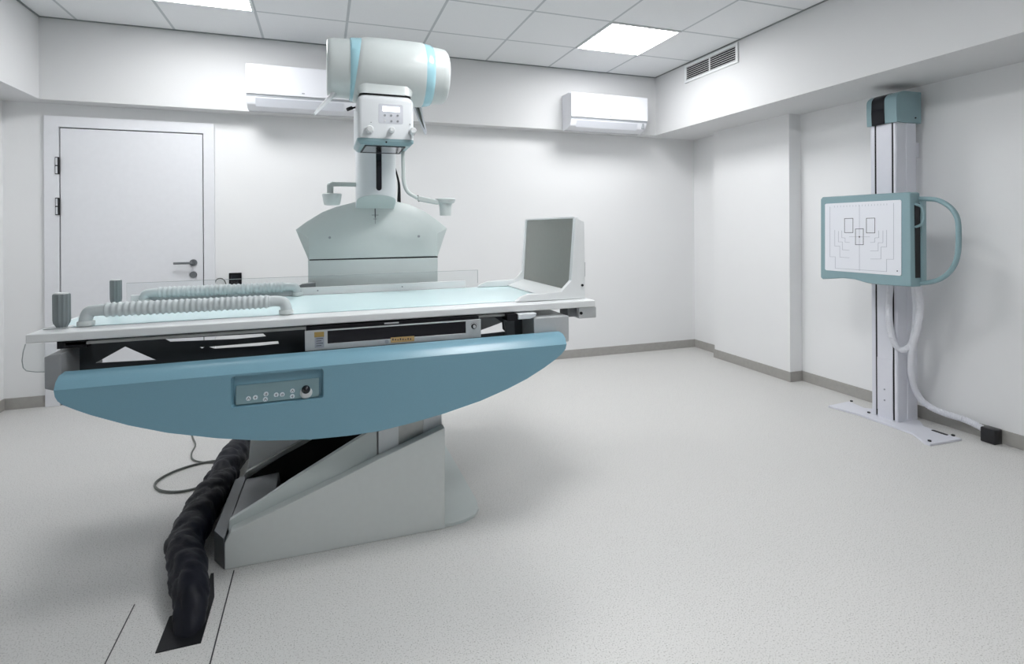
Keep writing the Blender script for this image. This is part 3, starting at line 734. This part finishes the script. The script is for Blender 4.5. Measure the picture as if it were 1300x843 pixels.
# thin cable loop
b = B(); w = [(245, 556), (248, 565), (243, 576), (246, 584), (262, 587), (285, 585.5), (300, 582)]
P = [at(x, y, Z=.006) for x, y in w]
sweep(b, smooth_path([V(-.80, 3.95, .006)]+P, .02), .0042, 8)
tag(obj('thin_cable', b, 'wire'), 'thin short cable on the floor running back under the blue panel', 'cable')
w = [(305, 580), (285, 583.5), (255, 588), (225, 597), (203, 608), (196.5, 616), (203, 622.5), (222, 624.5), (245, 621), (265, 612.5), (285, 599.5), (302, 586)]
b = B(); sweep(b, smooth_path([at(x, y, Z=.007) for x, y in w], .015), .0060, 8)
tag(obj('looped_cable', b, 'wire'), 'dark cable lying in a wide loop on the floor left of the black sleeve', 'cable')

# ------------------------------------------------------------------ wall stand with chest detector
ws = thing('chest_stand', 'white wall column with teal chest detector by the right wall', 'x-ray stand', (3.5, 2.54, 0))
fl = [at(x, y, Z=.012) for x, y in ((1051.5, 515), (1073, 521), (1088, 525), (1108, 532), (1158, 549.5), (1169, 558), (1174, 562), (1181, 563.8), (1221, 557))]
poly = [(p.x, p.y) for p in fl]+[(3.52, 2.36), (3.60, 2.44), (3.60, 2.66), (3.50, 2.74), (3.53, 2.88)]
fp = obj('floor_plate', plate(B(), poly, 0, .013, 'Z'), 'lav', ws, bev=.002)
for x, y in ((1081, 509.5), (1103, 524), (1210, 553), (1180, 560)):
    q = at(x, y, Z=.014); b = B(); cyl(b, (q.x, q.y, .013), (q.x, q.y, .020), .010, n=6); obj('bolt', b, 'black', fp)
q = at(1193, 549, Z=.014); obj('plate_slot', plate(B(), rrect(q.x-.012, q.x+.012, q.y-.045, q.y+.045, .01), .0125, .0145, 'Z'), 'black', fp)
CX0, CX1, CY0, CY1 = 3.433, 3.612, 2.463, 2.632
g1, g2 = 2.600, 2.487
plan = [(CX0, CY0+.006), (CX0+.006, CY0), (CX0+.06, CY0), (CX0+.064, CY0+.004), (CX0+.09, CY0+.004), (CX0+.094, CY0), (CX1, CY0), (CX1, CY1), (CX0, CY1),
        (CX0, g1+.0055), (CX0+.012, g1+.0055), (CX0+.012, g1-.0055), (CX0, g1-.0055), (CX0, g2+.0055), (CX0+.012, g2+.0055), (CX0+.012, g2-.0055), (CX0, g2-.0055)]
cl = obj('column', plate(B(), plan, .013, 1.93, 'Z'), 'lav', ws, bev=.0008)
for g in (g1, g2): obj('guide_slot', box(B(), CX0+.001, CX0+.011, g-.0052, g+.0052, .02, 1.92), 'black', cl)
obj('column_cover', box(B(), CX0-.003, CX0-.0002, g2+.006, g1-.006, .06, .40), 'lav', cl)
obj('wall_bracket', box(B(), CX1, XR-.001, 2.50, 2.60, 1.70, 1.80), 'lav', cl)
for z in (.13, .20):
    b = B(); cyl(b, (CX0-.0025, 2.545, z), (CX0-.006, 2.545, z), .005, n=12); obj('screw', b, 'key', cl)
# cap
def capband(y0, y1, m, gx=0):
    pr = [(3.64, 1.912), (3.64, 2.112), (3.50, 2.112+gx)] + [(3.50+(-.085)*math.sin(a), 2.055+.057*math.cos(a)+gx*.7) for a in [PI/2*k/8 for k in range(1, 9)]] + [(3.415-gx, 1.99), (3.419-gx, 1.912)]
    return plate(B(), [(p[0], p[1]) for p in pr], y0, y1)
cp = obj('top_cap', capband(2.448, 2.648, 'teal'), 'teal', ws, bev=.004, smooth=.5)
obj('black_stripe', capband(2.525, 2.612, 'black', .003), 'glossblack', cp, smooth=.5)
b = B(); cyl(b, (3.585, 2.449, 1.945), (3.585, 2.444, 1.945), .005, n=10); obj('screw', b, 'black', cp)
# detector
XB = 3.20
def onb(x, y, s=2.81, o=(1020, 90)): p = at(o[0]+x/s, o[1]+y/s, X=XB); return (p.y, p.z)
obj('carriage', box(B(), XB+.13, CX0-.001, 2.40, 2.70, 1.02, 1.34, .01), 'teal', ws)
out = [onb(*p) for p in ((60, 457), (66, 450), (375, 432), (382, 436), (386, 771), (340, 768), (270, 763), (225, 757), (180, 744), (140, 740), (66, 743), (60, 737))]
ymin, ymax = min(p[0] for p in out), max(p[0] for p in out)
dc, dz_ = (ymin+ymax)/2, 1.17
b = B(); loft(b, [[V(XB, dc+(y-dc)*.985, dz_+(z-dz_)*.985) for y, z in out], [V(XB+.008, y, z) for y, z in out], [V(XB+.075, y, z) for y, z in out]])
det = obj('detector_panel', b, 'teal', ws, bev=.003)
obj('detector_back', box(B(), XB+.08, XB+.135, ymin+.004, ymax-.004, .935, 1.410, .006), 'teal', det)
obj('cassette_slot', box(B(), XB+.03, XB+.07, ymin-.002, ymin+.02, .955, 1.385), 'black', det)
b = B(); box(b, XB+.074, XB+.10, ymin-.010, ymin+.02, .925, 1.42, .004); obj('slot_rail', b, 'teal', det)
fc = [onb(*p) for p in ((78, 477), (82, 474), (346, 460), (350, 464), (350, 727), (346, 731), (82, 711), (78, 707))]
fa = obj('detector_face', plate(B(), fc, XB-.003, XB+.002, 'X'), 'face', det)
def poly_lines(name, lines, w, m):
    b = B()
    for l in lines:
        for p, q in zip(l, l[1:]): seg_bar(b, onb(*p), onb(*q), w, 'X', XB-.0036, XB-.0028)
    obj(name, b, m, det)
poly_lines('positioning_boxes', [[(148, 527), (178, 526), (178, 577), (148, 577), (148, 527)], [(226, 526), (256, 525), (256, 578), (226, 578), (226, 526)],
    [(187, 564), (215, 563), (215, 620), (187, 620), (187, 564)]], .0032, 'line')
poly_lines('positioning_lines', [[(201, 480), (201, 713)], [(165, 592), (238, 592)],
    [(96, 485), (96, 663), (115, 663), (115, 704), (298, 716), (298, 672), (323, 672), (323, 472)],
    [(113, 568), (113, 625), (131, 625), (131, 664), (165, 667)], [(126, 572), (126, 610), (140, 610), (140, 638), (165, 640)], [(138, 570), (138, 595), (150, 596), (150, 611), (166, 612)],
    [(298, 568), (298, 628), (278, 628), (278, 671), (240, 671)], [(285, 570), (285, 613), (268, 613), (268, 642), (240, 642)], [(270, 570), (270, 595), (256, 596), (256, 611), (240, 612)]], .0017, 'paleline')
poly_lines('scale_ticks', [[(112+k*11, 482-k*.5), (112+k*11, 487-k*.5)] for k in range(18)], .0016, 'paleline')
q = onb(201, 592); b = B(); cyl(b, (XB-.0036, q[0], q[1]), (XB-.002, q[0], q[1]), .005, n=14); obj('centre_dot', b, 'line', det)
q = onb(336, 714); b = B(); cyl(b, (XB-.0036, q[0], q[1]), (XB-.002, q[0], q[1]), .004, n=14); obj('corner_dot', b, 'line', det)
b = B(); hp = [at(x, y, X=3.28) for x, y in ((1160, 252.5), (1176, 252.5), (1192, 254.5), (1206, 263), (1214.5, 275), (1217, 292), (1216, 322), (1210, 339), (1199, 351), (1184, 357.5), (1160, 360.5))]
sweep(b, smooth_path(hp), .0135, 14); obj('grab_handle', b, 'teal', ws, smooth=1)
b = B(); hp = [at(x, y, X=3.236) for x, y in ((1155, 258), (1163, 259.5), (1169, 262), (1172.5, 268), (1172.5, 279), (1168, 286), (1155, 289.5))]
sweep(b, smooth_path(hp), .0075, 12); obj('cassette_handle', b, 'teal', ws, smooth=1)
# ribbed hoses
def hose(P, label, r=.0185):
    P = smooth_path(P, .0025); b = B()
    sweep(b, P, lambda s, i: r*(1+.07*math.sin(2*PI*s/.011)), 14)
    return obj('corrugated_hose', b, 'hose', smooth=1.3)
A = lambda x, y, X: at(x, y, X=X)
h = hose([A(1131, 345, 3.36), A(1130, 364, 3.38), A(1128.5, 385, 3.395), A(1129.5, 410, 3.40), A(1134, 432, 3.41), A(1141, 442, 3.43), A(1149, 443.5, 3.44), A(1157, 436, 3.46), A(1161, 420, 3.47), A(1163, 400, 3.475), A(1163, 380, 3.45), A(1161, 362, 3.36), A(1159, 348, 3.30)], '')
tag(h, 'short white ribbed hose hanging in a U below the chest detector', 'hose', 'white ribbed hoses')
h = hose([A(1166, 350, 3.30), A(1166, 366, 3.34), A(1168, 390, 3.40), A(1165, 415, 3.42), A(1159, 440, 3.45), A(1156.5, 462, 3.48), A(1159, 485, 3.52), A(1167, 504, 3.56), A(1180, 516, 3.59), A(1200, 525, 3.62), A(1225, 533, 3.645), A(1242, 541, 3.655), A(1254, 548, 3.66)], '')
tag(h, 'long white ribbed hose curving down to the black wall box', 'hose', 'white ribbed hoses')
b = B(); p, q = at(1247, 536, X=3.64), at(1266, 562, X=3.64)
box(b, 3.62, XR-.009, q.y, p.y, .0, .085, .006)
t = obj('cable_box', b, 'tape'); tag(t, 'small black taped cable box at the foot of the right wall', 'cable box')
